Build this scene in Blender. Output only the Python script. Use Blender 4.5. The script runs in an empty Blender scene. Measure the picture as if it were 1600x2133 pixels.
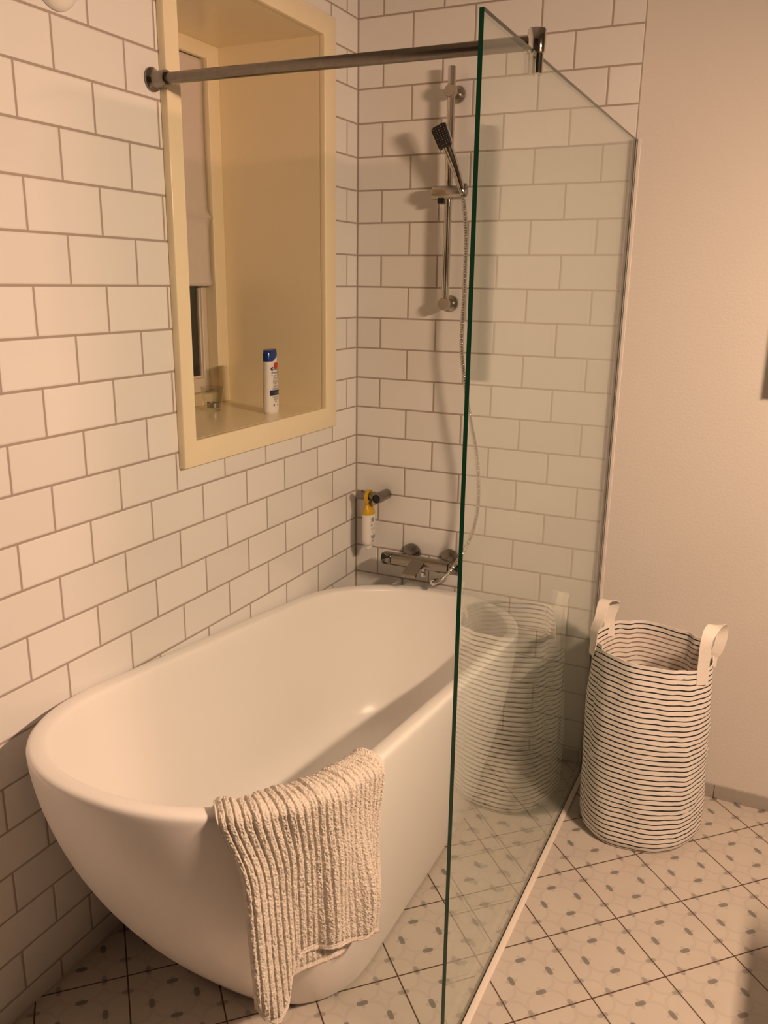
import bpy, bmesh, math, random
from mathutils import Vector, Matrix, noise
C = bpy.context.scene.collection
random.seed(7)
PI = math.pi
S2 = math.sqrt(2)

# ------------------------------------------------------------------ materials
class N:
    """tiny expression helper over shader math nodes"""
    def __init__(s, t, o): s.t, s.o = t, o
    def _m(s, op, *a, clamp=False):
        n = s.t.nodes.new('ShaderNodeMath'); n.operation = op; n.use_clamp = clamp
        for i, v in enumerate((s,) + a):
            if isinstance(v, N): s.t.links.new(v.o, n.inputs[i])
            else: n.inputs[i].default_value = v
        return N(s.t, n.outputs[0])
    def __add__(s, b): return s._m('ADD', b)
    def __radd__(s, b): return s._m('ADD', b)
    def __sub__(s, b): return s._m('SUBTRACT', b)
    def __rsub__(s, b): return (s * -1) + b
    def __mul__(s, b): return s._m('MULTIPLY', b)
    def __rmul__(s, b): return s._m('MULTIPLY', b)
    def __truediv__(s, b): return s._m('DIVIDE', b)
    def __neg__(s): return s * -1
    def floor(s): return s._m('FLOOR')
    def abs(s): return s._m('ABSOLUTE')
    def sin(s): return s._m('SINE')
    def sqrt(s): return s._m('SQRT')
    def min(s, b): return s._m('MINIMUM', b)
    def max(s, b): return s._m('MAXIMUM', b)
    def fmod(s, b): return s._m('FLOORED_MODULO', b)
    def step(s, a, b):           # smooth ramp 0 at a, 1 at b
        n = s.t.nodes.new('ShaderNodeMapRange'); n.interpolation_type = 'SMOOTHSTEP'
        s.t.links.new(s.o, n.inputs[0]); n.inputs[1].default_value = a; n.inputs[2].default_value = b
        return N(s.t, n.outputs[0])
    def inv(s): return (s * -1) + 1.0

def new_mat(name):
    m = bpy.data.materials.new(name); m.use_nodes = True
    t = m.node_tree; b = t.nodes['Principled BSDF']
    return m, t, b
def setp(b, **k):
    for a, v in k.items():
        i = b.inputs[a.replace('_', ' ')]
        i.default_value = (v + (1,)) if isinstance(v, tuple) and len(v) == 3 else v
def simple(name, col, rough=.5, metal=0., noise_amt=0., nscale=40., bump=0., bscale=200., coat=0., **k):
    m, t, b = new_mat(name)
    setp(b, Base_Color=col, Roughness=rough, Metallic=metal, Coat_Weight=coat)
    for a, v in k.items(): setp(b, **{a: v})
    if noise_amt:
        tc = t.nodes.new('ShaderNodeTexCoord'); nz = t.nodes.new('ShaderNodeTexNoise')
        nz.inputs['Scale'].default_value = nscale; nz.inputs['Detail'].default_value = 3
        t.links.new(tc.outputs['Object'], nz.inputs['Vector'])
        mx = mix(t, N(t, nz.outputs['Fac']), tuple(c * (1 - noise_amt) for c in col), tuple(min(1, c * (1 + noise_amt)) for c in col))
        t.links.new(mx, b.inputs['Base Color'])
    if bump:
        tc = t.nodes.new('ShaderNodeTexCoord'); nz = t.nodes.new('ShaderNodeTexNoise')
        nz.inputs['Scale'].default_value = bscale; nz.inputs['Detail'].default_value = 2
        t.links.new(tc.outputs['Object'], nz.inputs['Vector'])
        bp = t.nodes.new('ShaderNodeBump'); bp.inputs['Distance'].default_value = bump; bp.inputs['Strength'].default_value = 1
        t.links.new(nz.outputs['Fac'], bp.inputs['Height']); t.links.new(bp.outputs[0], b.inputs['Normal'])
    return m
def mix(t, f, a, b):
    n = t.nodes.new('ShaderNodeMix'); n.data_type = 'RGBA'
    if isinstance(f, N): t.links.new(f.o, n.inputs[0])
    else: n.inputs[0].default_value = f
    for i, v in ((6, a), (7, b)):
        if isinstance(v, tuple): n.inputs[i].default_value = v[:3] + (1,)
        else: t.links.new(v, n.inputs[i])
    return n.outputs[2]
def position(t):
    g = t.nodes.new('ShaderNodeNewGeometry'); x = t.nodes.new('ShaderNodeSeparateXYZ')
    t.links.new(g.outputs['Position'], x.inputs[0])
    return [N(t, x.outputs[i]) for i in range(3)]
def white(t, a, b):
    c = t.nodes.new('ShaderNodeCombineXYZ'); t.links.new(a.o, c.inputs[0]); t.links.new(b.o, c.inputs[1])
    w = t.nodes.new('ShaderNodeTexWhiteNoise'); w.noise_dimensions = '2D'; t.links.new(c.outputs[0], w.inputs['Vector'])
    s = t.nodes.new('ShaderNodeSeparateColor'); t.links.new(w.outputs['Color'], s.inputs[0])
    return [N(t, s.outputs[i]) for i in range(3)]
def bump(t, b, h, dist=1.):
    bp = t.nodes.new('ShaderNodeBump'); bp.inputs['Distance'].default_value = dist; bp.inputs['Strength'].default_value = 1
    t.links.new(h.o, bp.inputs['Height']); t.links.new(bp.outputs[0], b.inputs['Normal'])

TOPZ, ROW = 2.40, .102
def tile_mat(name, axis, phase, L, far_edge=None):
    m, t, b = new_mat(name)
    x, y, z = position(t)
    s = x if axis == 'x' else -y
    zr = (z * -1 + TOPZ) / ROW
    row = zr.floor(); fr = zr - row
    even = row.fmod(2.0).inv()
    u = (s - phase) / L + even * .5
    col = u.floor(); fu = u - col
    d = (fu.min(fu.inv()) * L).min(fr.min(fr.inv()) * ROW)
    d = d.min(s - .0005 if axis == 'x' else s - .0005)
    if far_edge: d = d.min((s * -1) + far_edge)
    grout = d.step(.0022, .0033).inv()
    r1, r2, r3 = white(t, col, row)
    tone = mix(t, r3, (.76, .745, .725), (.82, .805, .785))
    t.links.new(mix(t, grout, tone, (.40, .335, .285)), b.inputs['Base Color'])
    rough = grout * .60 + .06
    t.links.new(rough.o, b.inputs['Roughness'])
    h = d.step(.002, .0062) * .0008 + (fu - .5) * (r1 - .5) * (L * .012) + (fr - .5) * (r2 - .5) * (ROW * .03)
    bump(t, b, h)
    return m

def floor_mat(name, tint=1., upright=False):
    m, t, b = new_mat(name)
    x, y, z = position(t)
    if upright: y = z * -1 - .38
    P, D = .2033, .0718
    a = ((x - .997) + (y + .840)) / (S2 * P); c = ((x - .997) - (y + .840)) / (S2 * P)
    fa = a - a.floor(); fc = c - c.floor()
    d = fa.min(fa.inv()).min(fc.min(fc.inv())) * P
    grout = d.step(.0012, .0021).inv()
    if upright: grout = grout * 0.; d = d * 0. + .05
    X = (x - 1.029) / D; Y = (y + .661) / D
    mm = (X + .5).floor(); nn = (Y + .5).floor(); lx = X - mm; ly = Y - nn
    sg = (mm + nn).fmod(2.0) * -2.0 + 1.0
    al = (lx - sg * ly) / S2; bl = (lx + sg * ly) / S2
    def capsule(p, q, half, w):
        e = (p.abs() - half).max(0.0)
        return (e * e + q * q).sqrt().step(w - .012, w + .012).inv()
    oval = capsule(al, bl, .10, .088) * (d.step(.015, .028) * .32 + .5)
    cross = capsule(bl, al, .16, .062)
    rib1 = (ly + sg * .27 * (lx * PI).sin()).abs().step(.025, .085).inv()
    rib2 = (lx + sg * .27 * (ly * PI).sin()).abs().step(.025, .085).inv()
    nz = t.nodes.new('ShaderNodeTexNoise'); nz.inputs['Scale'].default_value = 9; nz.inputs['Detail'].default_value = 4
    g = t.nodes.new('ShaderNodeNewGeometry'); t.links.new(g.outputs['Position'], nz.inputs['Vector'])
    base = mix(t, N(t, nz.outputs['Fac']), (.56 * tint, .51 * tint, .45 * tint), (.66 * tint, .61 * tint, .545 * tint))
    base = mix(t, rib1.max(rib2) * .17, base, (.30, .25, .26))
    base = mix(t, cross * .27, base, (.24, .22, .21))
    base = mix(t, oval, base, (.165, .165, .15))
    base = mix(t, grout, base, (.085, .04, .024))
    t.links.new(base, b.inputs['Base Color'])
    t.links.new((grout * .4 + .24).o, b.inputs['Roughness'])
    bump(t, b, d.step(.0006, .003) * .0008)
    return m

def glass_mat(name, tint, ior=1.5, rough=0.):
    """thin clear sheet: tinted straight-through light plus Fresnel reflection on each face"""
    m, t, b = new_mat(name)
    t.nodes.remove(b)
    out = t.nodes['Material Output']
    g = t.nodes.new('ShaderNodeNewGeometry')
    bf = N(t, g.outputs['Backfacing'])
    fr = t.nodes.new('ShaderNodeFresnel')
    t.links.new((bf * (1 / ior - ior) + ior).o, fr.inputs['IOR'])
    tr = t.nodes.new('ShaderNodeBsdfTransparent'); tr.inputs[0].default_value = tint + (1,)
    gl = t.nodes.new('ShaderNodeBsdfGlossy'); gl.inputs['Roughness'].default_value = rough; gl.inputs[0].default_value = (.97, 1, .97, 1)
    mx = t.nodes.new('ShaderNodeMixShader')
    t.links.new(fr.outputs[0], mx.inputs[0]); t.links.new(tr.outputs[0], mx.inputs[1]); t.links.new(gl.outputs[0], mx.inputs[2])
    t.links.new(mx.outputs[0], out.inputs[0])
    return m

def hamper_mat(name, inside):
    m, t, b = new_mat(name)
    uv = t.nodes.new('ShaderNodeUVMap'); uv.uv_map = 'UVMap'
    sp = t.nodes.new('ShaderNodeSeparateXYZ'); t.links.new(uv.outputs[0], sp.inputs[0])
    u, v = N(t, sp.outputs[0]), N(t, sp.outputs[1])
    def nz(sx, sy, detail=2, w=0.):
        c = t.nodes.new('ShaderNodeCombineXYZ'); t.links.new((u * sx + w).o, c.inputs[0]); t.links.new((v * sy).o, c.inputs[1])
        n = t.nodes.new('ShaderNodeTexNoise'); n.inputs['Scale'].default_value = 1; n.inputs['Detail'].default_value = detail
        t.links.new(c.outputs[0], n.inputs['Vector']); return N(t, n.outputs['Fac'])
    p = v / .0158 + (nz(14, 20) - .5) * .34
    k = p.floor(); f = (p - k - .5).abs()
    wid = nz(22, 64, 3, 5.) * .16 + .045
    line = (f - wid).step(-.03, .03).inv()
    gap = nz(9, 63.3, 2, 17.).step(.26, .29)
    line = line * gap
    ink = (.012, .012, .018)
    if inside:
        hem = v.step(.545, .549)
        inkc = mix(t, hem, (.26, .17, .13), ink)
    else:
        inkc = ink
    cloth = mix(t, nz(30, 90, 4, 9.), (.80, .76, .70), (.88, .845, .79))
    t.links.new(mix(t, line, cloth, inkc), b.inputs['Base Color'])
    setp(b, Roughness=.85)
    bump(t, b, nz(40, 60, 4, 31.), .0015)
    return m

def towel_mat():
    m, t, b = new_mat('towel_terry')
    tc = t.nodes.new('ShaderNodeTexCoord')
    v1 = t.nodes.new('ShaderNodeTexVoronoi'); v1.inputs['Scale'].default_value = 240
    nz = t.nodes.new('ShaderNodeTexNoise'); nz.inputs['Scale'].default_value = 160; nz.inputs['Detail'].default_value = 4
    for n in (v1, nz): t.links.new(tc.outputs['Object'], n.inputs['Vector'])
    col = mix(t, N(t, v1.outputs['Distance']).step(.0, .7), (.83, .77, .68), (.69, .63, .55))
    t.links.new(col, b.inputs['Base Color'])
    setp(b, Roughness=.95, Sheen_Weight=.25)
    bump(t, b, N(t, v1.outputs['Distance']) * -.0022 + N(t, nz.outputs['Fac']) * .0014)
    return m

M = {}
M['tile_left'] = tile_mat('white_metro_tile_window_wall', 'y', .07295, .20188)
M['tile_back'] = tile_mat('white_metro_tile_shower_wall', 'x', .09019, .20279, .8925)
M['floor'] = floor_mat('patterned_floor_tile', .91)
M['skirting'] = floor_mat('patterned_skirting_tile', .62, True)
M['paint'] = simple('white_wall_paint', (.70, .665, .62), .55, bump=.0006, bscale=120.)
M['front'] = simple('bounce_cut_front_wall', (.03, .024, .019), .6, bump=.0006, bscale=120.)  # unseen wall, set near black to cut bounced light
M['side'] = simple('bounce_cut_right_wall', (.16, .145, .125), .6, bump=.0006, bscale=120.)  # unseen wall, darkened to lower the bounced fill
M['ceiling'] = simple('ceiling_paint', (.40, .38, .355), .8, bump=.0004, bscale=90.)  # out-of-view ceiling, albedo lowered to weaken ambient bounce
M['cream'] = simple('cream_gloss_paint', (.86, .755, .53), .22, noise_amt=.02, nscale=6., bump=.0004, bscale=25.)
M['white_wood'] = simple('white_gloss_paint', (.66, .58, .47), .3, bump=.0003, bscale=60.)
M['tub'] = simple('white_acrylic', (.90, .88, .86), .28, noise_amt=.006, nscale=3., **{'Specular IOR Level': .35})
M['chrome'] = simple('polished_chrome', (.60, .58, .54), .07, 1., noise_amt=.02, nscale=20.)
M['chrome_worn'] = simple('dull_worn_chrome', (.21, .185, .155), .27, 1., noise_amt=.22, nscale=70.)
M['brushed'] = simple('satin_chrome', (.27, .245, .215), .20, 1., noise_amt=.04, nscale=60.)
M['satin_light'] = simple('light_satin_chrome', (.50, .465, .42), .27, 1., noise_amt=.04, nscale=60.)
M['alu'] = simple('aluminium_profile', (.78, .76, .72), .30, 1., noise_amt=.03, nscale=30.)
M['black'] = simple('black_plastic', (.008, .008, .009), .35, noise_amt=.1, nscale=60.)
M['rubber'] = simple('grey_nozzle_rubber', (.22, .21, .20), .6, noise_amt=.1, nscale=80.)
M['glass'] = glass_mat('shower_glass', (.935, .965, .955), 1.65)
M['pane'] = glass_mat('window_glass', (.95, .96, .95))
M['tumbler'] = glass_mat('clear_tumbler_glass', (.90, .90, .88))
M['glass_edge'] = simple('green_glass_edge', (.012, .085, .045), .12, noise_amt=.15, nscale=8., coat=.4)
M['glass_top'] = simple('dark_green_glass_top_edge', (.008, .014, .008), .4, noise_amt=.1, nscale=8., **{'Specular IOR Level': .12})
M['silicone'] = simple('white_silicone', (.80, .76, .70), .4, noise_amt=.03, nscale=40.)
M['strip'] = simple('floor_sealing_strip', (.82, .75, .67), .45, noise_amt=.04, nscale=30.)
M['blind'] = simple('white_blind_fabric', (.66, .58, .52), .9, noise_amt=.03, nscale=50., bump=.0006, bscale=300.)
M['hamper_out'] = hamper_mat('striped_cotton_outside', False)
M['hamper_in'] = hamper_mat('striped_cotton_inside', True)
M['strap'] = simple('white_cotton_tape', (.82, .77, .70), .85, noise_amt=.03, nscale=90., bump=.0006, bscale=400.)
M['towel'] = towel_mat()
M['towel_hem'] = simple('beige_woven_hem', (.80, .73, .65), .9, noise_amt=.06, nscale=200., bump=.001, bscale=350.)
M['plastic_white'] = simple('white_bottle_plastic', (.80, .775, .74), .3, noise_amt=.01, nscale=20.)
M['plastic_blue'] = simple('blue_cap_plastic', (.006, .04, .22), .22, noise_amt=.05, nscale=30.)
M['plastic_yellow'] = simple('yellow_plastic', (.64, .37, .006), .35, noise_amt=.04, nscale=30.)
M['print_navy'] = simple('navy_print', (.012, .018, .06), .4, noise_amt=.05, nscale=50.)
M['print_grey'] = simple('grey_print', (.24, .235, .25), .5, noise_amt=.05, nscale=50.)
M['print_pale'] = simple('pale_grey_print', (.46, .45, .46), .5, noise_amt=.05, nscale=50.)
M['print_blue'] = simple('light_blue_print', (.25, .32, .46), .5, noise_amt=.05, nscale=50.)
M['print_red'] = simple('red_print', (.55, .03, .03), .4, noise_amt=.05, nscale=50.)
M['tin'] = simple('tealight_tin', (.48, .46, .43), .35, 1., noise_amt=.05, nscale=60.)
M['wax'] = simple('white_wax', (.5, .47, .42), .5, noise_amt=.04, nscale=60.)
M['cabinet'] = simple('white_lacquer', (.72, .69, .65), .3, noise_amt=.01, nscale=10.)
M['vanity'] = simple('vanity_lacquer', (.22, .20, .18), .35, noise_amt=.02, nscale=10.)
M['dome'] = simple('white_moulded_plastic', (.78, .75, .71), .35, noise_amt=.01, nscale=20.)
LAMP = (1., .655, .438)
def emit(name, col, s):
    m, t, b = new_mat(name); t.nodes.remove(b)
    e = t.nodes.new('ShaderNodeEmission'); e.inputs[0].default_value = col + (1,); e.inputs[1].default_value = s
    t.links.new(e.outputs[0], t.nodes['Material Output'].inputs[0]); return m
M['lamp'] = emit('warm_lamp_diffuser', LAMP, 1090.)

# ------------------------------------------------------------------ mesh helpers
def link(name, bm, mats, parent=None, smooth=None, recalc=True):
    if recalc: bmesh.ops.recalc_face_normals(bm, faces=bm.faces[:])
    me = bpy.data.meshes.new(name); bm.to_mesh(me); bm.free()
    for m in (mats if isinstance(mats, (list, tuple)) else [mats]): me.materials.append(m)
    if smooth is not None:
        for p in me.polygons: p.use_smooth = True
        me.set_sharp_from_angle(angle=math.radians(smooth))
    o = bpy.data.objects.new(name, me); C.objects.link(o)
    if parent is not None:
        o.parent = parent; o.matrix_parent_inverse = Matrix.Translation(-parent.location)
    return o
def thing(name, label, cat, loc=(0, 0, 0), group=None):
    o = bpy.data.objects.new(name, None); o.location = loc; o.empty_display_size = .05; C.objects.link(o)
    return tag(o, label, cat, group)
def tag(o, label, cat, group=None):
    o['label'] = label; o['category'] = cat
    if group: o['group'] = group
    return o
def structure(o, label=None):
    o['kind'] = 'structure'
    if label: o['label'] = label
    return o
def box(bm, x0, x1, y0, y1, z0, z1, bev=0., seg=2, mat=0):
    b2 = bmesh.new()
    v = [b2.verts.new((x, y, z)) for x in (x0, x1) for y in (y0, y1) for z in (z0, z1)]
    for f in ((0, 1, 3, 2), (4, 6, 7, 5), (0, 4, 5, 1), (2, 3, 7, 6), (0, 2, 6, 4), (1, 5, 7, 3)):
        b2.faces.new([v[i] for i in f])
    bmesh.ops.recalc_face_normals(b2, faces=b2.faces[:])
    if bev: bmesh.ops.bevel(b2, geom=b2.edges[:] + b2.verts[:], offset=bev, segments=seg, profile=.5, affect='EDGES')
    merge(bm, b2, mat)
def merge(bm, b2, mat=0, mtx=None):
    mp = {}
    for v in b2.verts: mp[v] = bm.verts.new(mtx @ v.co if mtx else v.co)
    for f in b2.faces:
        try:
            g = bm.faces.new([mp[v] for v in f.verts]); g.material_index = mat
        except ValueError: pass
    b2.free()
def frame_axes(d):
    d = Vector(d).normalized()
    a = Vector((0, 0, 1)) if abs(d.z) < .9 else Vector((1, 0, 0))
    u = a.cross(d).normalized(); return u, d.cross(u).normalized(), d
def lathe(bm, p0, p1, prof, n=32, mat=0, sx=1., sy=1.):
    """prof: list of (t along p0->p1 in metres, radius)"""
    p0, p1 = Vector(p0), Vector(p1); u, w, d = frame_axes(p1 - p0)
    rings = []
    for (t, r) in prof:
        c = p0 + d * t
        if r < 1e-6: rings.append([bm.verts.new(c)])
        else: rings.append([bm.verts.new(c + u * (r * sx * math.cos(2 * PI * k / n)) + w * (r * sy * math.sin(2 * PI * k / n))) for k in range(n)])
    for a, b in zip(rings[:-1], rings[1:]): bridge(bm, a, b, mat)
    for r in (rings[0], rings[-1]):
        if len(r) > 1: bm.faces.new(r).material_index = mat
def bridge(bm, a, b, mat=0):
    n = max(len(a), len(b))
    for k in range(n):
        k2 = (k + 1) % n
        if len(a) == 1: q = (a[0], b[k], b[k2])
        elif len(b) == 1: q = (a[k], b[0], a[k2])
        else: q = (a[k], b[k], b[k2], a[k2])
        bm.faces.new(q).material_index = mat
def rod(bm, p0, p1, r, bev=.002, n=32, mat=0):
    L = (Vector(p1) - Vector(p0)).length
    lathe(bm, p0, p1, [(0, r - bev), (bev * .3, r - bev * .3), (bev, r), (L - bev, r), (L - bev * .3, r - bev * .3), (L, r - bev)], n, mat)
def spline(pts, n):
    P = [Vector(p) for p in pts]; P = [P[0] * 2 - P[1]] + P + [P[-1] * 2 - P[-2]]
    out = []
    for i in range(1, len(P) - 2):
        for k in range(n):
            t = k / n; a, b, c, d = P[i - 1:i + 3]
            out.append(.5 * ((2 * b) + (c - a) * t + (2 * a - 5 * b + 4 * c - d) * t * t + (3 * b - a - 3 * c + d) * t ** 3))
    out.append(P[-2]); return out
def resample(pts, step):
    out = [pts[0].copy()]; acc = 0.
    for a, b in zip(pts[:-1], pts[1:]):
        L = (b - a).length
        while acc + L >= step and L > 0:
            f = (step - acc) / L; a = a + (b - a) * f; out.append(a.copy()); L = (b - a).length; acc = 0.
        acc += L
    return out
def tube(bm, pts, rad, n=12, mat=0, caps=True):
    up = None; rings = []
    for i, p in enumerate(pts):
        d = (pts[min(i + 1, len(pts) - 1)] - pts[max(i - 1, 0)]).normalized()
        if up is None: up, _, _ = frame_axes(d)
        up = (up - d * up.dot(d)).normalized(); w = d.cross(up)
        r = rad(i) if callable(rad) else rad
        rings.append([bm.verts.new(p + up * (r * math.cos(2 * PI * k / n)) + w * (r * math.sin(2 * PI * k / n))) for k in range(n)])
    for a, b in zip(rings[:-1], rings[1:]): bridge(bm, a, b, mat)
    if caps:
        bm.faces.new(rings[0]).material_index = mat; bm.faces.new(rings[-1]).material_index = mat
def quad_grid(bm, fn, nu, nv, mat=0, uvfn=None, uvl=None, close_u=False):
    V = [[bm.verts.new(fn(i, j)) for i in range(nu)] for j in range(nv)]
    for j in range(nv - 1):
        for i in range(nu if close_u else nu - 1):
            i2 = (i + 1) % nu
            f = bm.faces.new((V[j][i], V[j][i2], V[j + 1][i2], V[j + 1][i])); f.material_index = mat
            if uvl:
                ii = i + 1
                for l, (a, b) in zip(f.loops, ((i, j), (ii, j), (ii, j + 1), (i, j + 1))): l[uvl].uv = uvfn(a, b)
    return V

# ------------------------------------------------------------------ camera
cam_d = bpy.data.cameras.new('camera'); cam = bpy.data.objects.new('camera', cam_d); C.objects.link(cam)
R = [[.8994658583403674, .43678983212406564, .013259420539988836],
     [.12602493294198486, -.2302263975909266, -.9649422377164721],
     [-.4184242893965335, .8696036156809234, -.2621271936249099]]
rx, dn, fw = [Vector(r) for r in R]
rot = Matrix((rx, -dn, -fw)).transposed().to_4x4()
cam.matrix_world = Matrix.Translation((1.38498, -2.64242, 1.59886)) @ rot
cam_d.sensor_fit = 'VERTICAL'; cam_d.sensor_height = 24.; cam_d.lens = 1760.2 / 2133 * 24.
cam_d.clip_start = .02
bpy.context.scene.camera = cam

# ------------------------------------------------------------------ room
XR, YF, ZC = 2.35, -3.4, 2.70
WY0, WY1, WZ0, WZ1 = -.922, -.250, 1.200, 2.296      # window niche opening
bm = bmesh.new(); box(bm, -.0, XR, YF, 0, -.1, 0); structure(link('floor', bm, M['floor']))
bm = bmesh.new(); box(bm, -.0, XR, YF, 0, ZC, ZC + .1); structure(link('ceiling', bm, M['ceiling']))
bm = bmesh.new()
T = -.42
box(bm, T, 0, YF - .1, WY0 - .016, -.1, ZC + .1); box(bm, T, 0, WY1 + .016, .1, -.1, ZC + .1)
box(bm, T, 0, WY0 - .016, WY1 + .016, -.1, WZ0 - .016); box(bm, T, 0, WY0 - .016, WY1 + .016, WZ1 + .016, ZC + .1)
structure(link('wall_left', bm, M['tile_left']), 'white metro tiled wall with the deep window niche')
bm = bmesh.new(); box(bm, 0, .8935, 0, .1, -.1, ZC + .1); box(bm, .8935, XR + .1, 0.0, .1, -.1, ZC + .1, mat=1)
structure(link('wall_back', bm, [M['tile_back'], M['paint']]), 'shower wall, metro tiles on the left and plain white paint on the right')
bm = bmesh.new(); box(bm, XR, XR + .1, YF - .1, 0, -.1, ZC + .1); structure(link('wall_right', bm, M['side']))
bm = bmesh.new(); box(bm, 0, XR, YF - .1, YF, -.1, ZC + .1); structure(link('wall_front', bm, M['front']))
# tile skirting along the painted part of the back wall, made of cut floor tiles
bm = bmesh.new()
xs = [.914, 1.111, 1.3145, 1.518, 1.721, 1.925, 2.128, 2.348]
for a, b in zip(xs[:-1], xs[1:]): box(bm, a + .001, b - .001, -.007, 0, 0, .047, .0006, 1)
structure(link('baseboard_back', bm, M['skirting']), 'grey strip of cut floor tiles along the painted wall')

# ------------------------------------------------------------------ window: frame, lining, sill, casing, sash, pane
win = thing('window_1', 'deep cream window niche in the tiled wall', 'window', (0, -.586, 1.2))
structure(win); del win['category']
def ring_frame(bm, x0, x1, y0, y1, z0, z1, iy0, iy1, iz0, iz1, bev=.002):
    box(bm, x0, x1, y0, iy0, z0, z1, bev); box(bm, x0, x1, iy1, y1, z0, z1, bev)
    box(bm, x0, x1, iy0, iy1, z0, iz0, bev); box(bm, x0, x1, iy0, iy1, iz1, z1, bev)
bm = bmesh.new(); 
def mitred(bm, x0, x1, O, I, bev=.0025):
    (oy0, oy1, oz0, oz1), (iy0, iy1, iz0, iz1) = O, I
    b2 = bmesh.new()
    def quad(x, a): return [b2.verts.new((x, y, z)) for (y, z) in a]
    oc = [(oy0, oz0), (oy1, oz0), (oy1, oz1), (oy0, oz1)]; ic = [(iy0, iz0), (iy1, iz0), (iy1, iz1), (iy0, iz1)]
    of, inf, ob, ib = quad(x1, oc), quad(x1, ic), quad(x0, oc), quad(x0, ic)
    for k in range(4):
        l = (k + 1) % 4
        b2.faces.new((of[k], of[l], inf[l], inf[k])); b2.faces.new((ob[k], ib[k], ib[l], ob[l]))
        b2.faces.new((of[k], ob[k], ob[l], of[l])); b2.faces.new((inf[k], inf[l], ib[l], ib[k]))
    bmesh.ops.recalc_face_normals(b2, faces=b2.faces[:])
    if bev:
        e = [e for e in b2.edges if len(e.link_faces) == 2 and e.calc_face_angle() > .5]
        bmesh.ops.bevel(b2, geom=e, offset=bev, segments=3, profile=.5, affect='EDGES')
    merge(bm, b2)
mitred(bm, 0.0005, .021, (-.972, -.183, 1.134, 2.354), (WY0, WY1, WZ0, WZ1))
link('window_frame', bm, M['cream'], win, 40)
bm = bmesh.new()
box(bm, -.41, .0004, WY0 - .015, WY0, WZ0, WZ1); box(bm, -.41, .0004, WY1, WY1 + .015, WZ0, WZ1)
box(bm, -.41, .0004, WY0 - .015, WY1 + .015, WZ1, WZ1 + .015)
link('lining', bm, M['cream'], win)
bm = bmesh.new(); box(bm, -.41, .0004, WY0 - .015, WY1 + .015, WZ0 - .015, WZ0)
link('window_sill', bm, M['cream'], win)
bm = bmesh.new(); mitred(bm, -.41, -.36, (WY0, WY1, WZ0, WZ1), (WY0 + .058, WY1 - .058, WZ0 + .035, WZ1 - .043), .002)
link('casing', bm, M['cream'], win, 40)
bm = bmesh.new(); mitred(bm, -.425, -.398, (WY0 + .058, WY1 - .058, WZ0 + .035, WZ1 - .043), (WY0 + .095, WY1 - .084, WZ0 + .082, WZ1 - .09), .004)
mitred(bm, -.417, -.405, (WY0 + .095, WY1 - .084, WZ0 + .082, WZ1 - .09), (WY0 + .103, WY1 - .091, WZ0 + .090, WZ1 - .10), .002)
link('sash', bm, M['white_wood'], win, 40)
bm = bmesh.new(); box(bm, -.414, -.410, WY0 + .096, WY1 - .085, WZ0 + .083, WZ1 - .091)
link('pane', bm, M['pane'], win)
# blind
bm = bmesh.new()
def blind_pt(i, j):
    y = -.858 + i / 24 * (.858 - .316); z = 2.250 - j / 60 * (2.250 - 1.580)
    x = -.378 + .003 * math.sin(z * 9 + y * 3)
    x += .010 * math.exp(-((z - 1.795) / .012) ** 2) + (.004 if z < 1.795 else 0) + .006 * math.exp(-((z - 1.587) / .010) ** 2)
    if i == 24: y += .006 * (math.exp(-((z - 1.79) / .012) ** 2)) - .006 * math.sin(max(0, min(1, (1.79 - z) / .20)) * PI) 
    return Vector((x, y, z))
quad_grid(bm, blind_pt, 25, 61)
bl = link('window_blind', bm, M['blind'], None, 60)
md = bl.modifiers.new('solid', 'SOLIDIFY'); md.thickness = .0016
tag(bl, 'plain white fabric blind pulled two thirds down in the window niche', 'blind')

# ------------------------------------------------------------------ bathtub
def rim_z(y): return .647 - .098 * (y + .894)
def tub_ring(g, s, off=0., zadd=0., zfix=None, M1=56, M2=14):
    """plan outline between base (g=0) and rim (g=1); off insets it; s is the height share"""
    L = lambda a, b: a + (b - a) * g
    a = L(.2635, .367) - off; cx = .3725
    yn, bn = L(-1.10, -1.30), L(.25, .408) - off
    yf, bf = L(-.50, -.43), L(.23, .400) - off
    nn = L(2.6, 2.25)
    pts = []
    for k in range(M1):                       # near end, right -> left (below)
        th = -PI * k / (M1 - 1); c, si = math.cos(th), -math.sin(th)
        pts.append((cx + a * math.copysign(abs(c) ** (2 / nn), c), yn - bn * abs(si) ** (2 / nn), yn, -si))
    for k in range(1, M2): pts.append((cx - a, yn + (yf - yn) * k / M2, 0, 0))
    for k in range(M1):
        th = PI - PI * k / (M1 - 1); c, si = math.cos(th), math.sin(th)
        pts.append((cx + a * c, yf + bf * si, 0, 0))
    for k in range(1, M2): pts.append((cx + a, yf + (yn - yf) * k / M2, 0, 0))
    out = []
    for (x, y, *_r) in pts:
        # height follows the sloping rim at the matching place on the rim outline
        if y < yn: yr = -1.30 - .408 * ((yn - y) / max(bn, 1e-4))
        elif y > yf: yr = -.43 + .40 * ((y - yf) / max(bf, 1e-4))
        else: yr = yn * 0 + (-1.30 + (y - yn) / (yf - yn) * (.87))
        z = zfix if zfix is not None else .012 + s * (rim_z(yr) - .012) + zadd
        out.append(Vector((x, y, z)))
    return out
tub = thing('bathtub', 'white oval freestanding bathtub standing along the tiled window wall', 'bathtub', (.3725, -.87, 0))
bm = bmesh.new(); rings = []
def add_ring(pts): rings.append([bm.verts.new(p) for p in pts])
add_ring(tub_ring(0, 0, .02)); 
for k in range(0, 33):
    s = k / 32 * .972; g = 1 - (1 - s) ** 1.62
    add_ring(tub_ring(g, s, 0))
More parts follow.
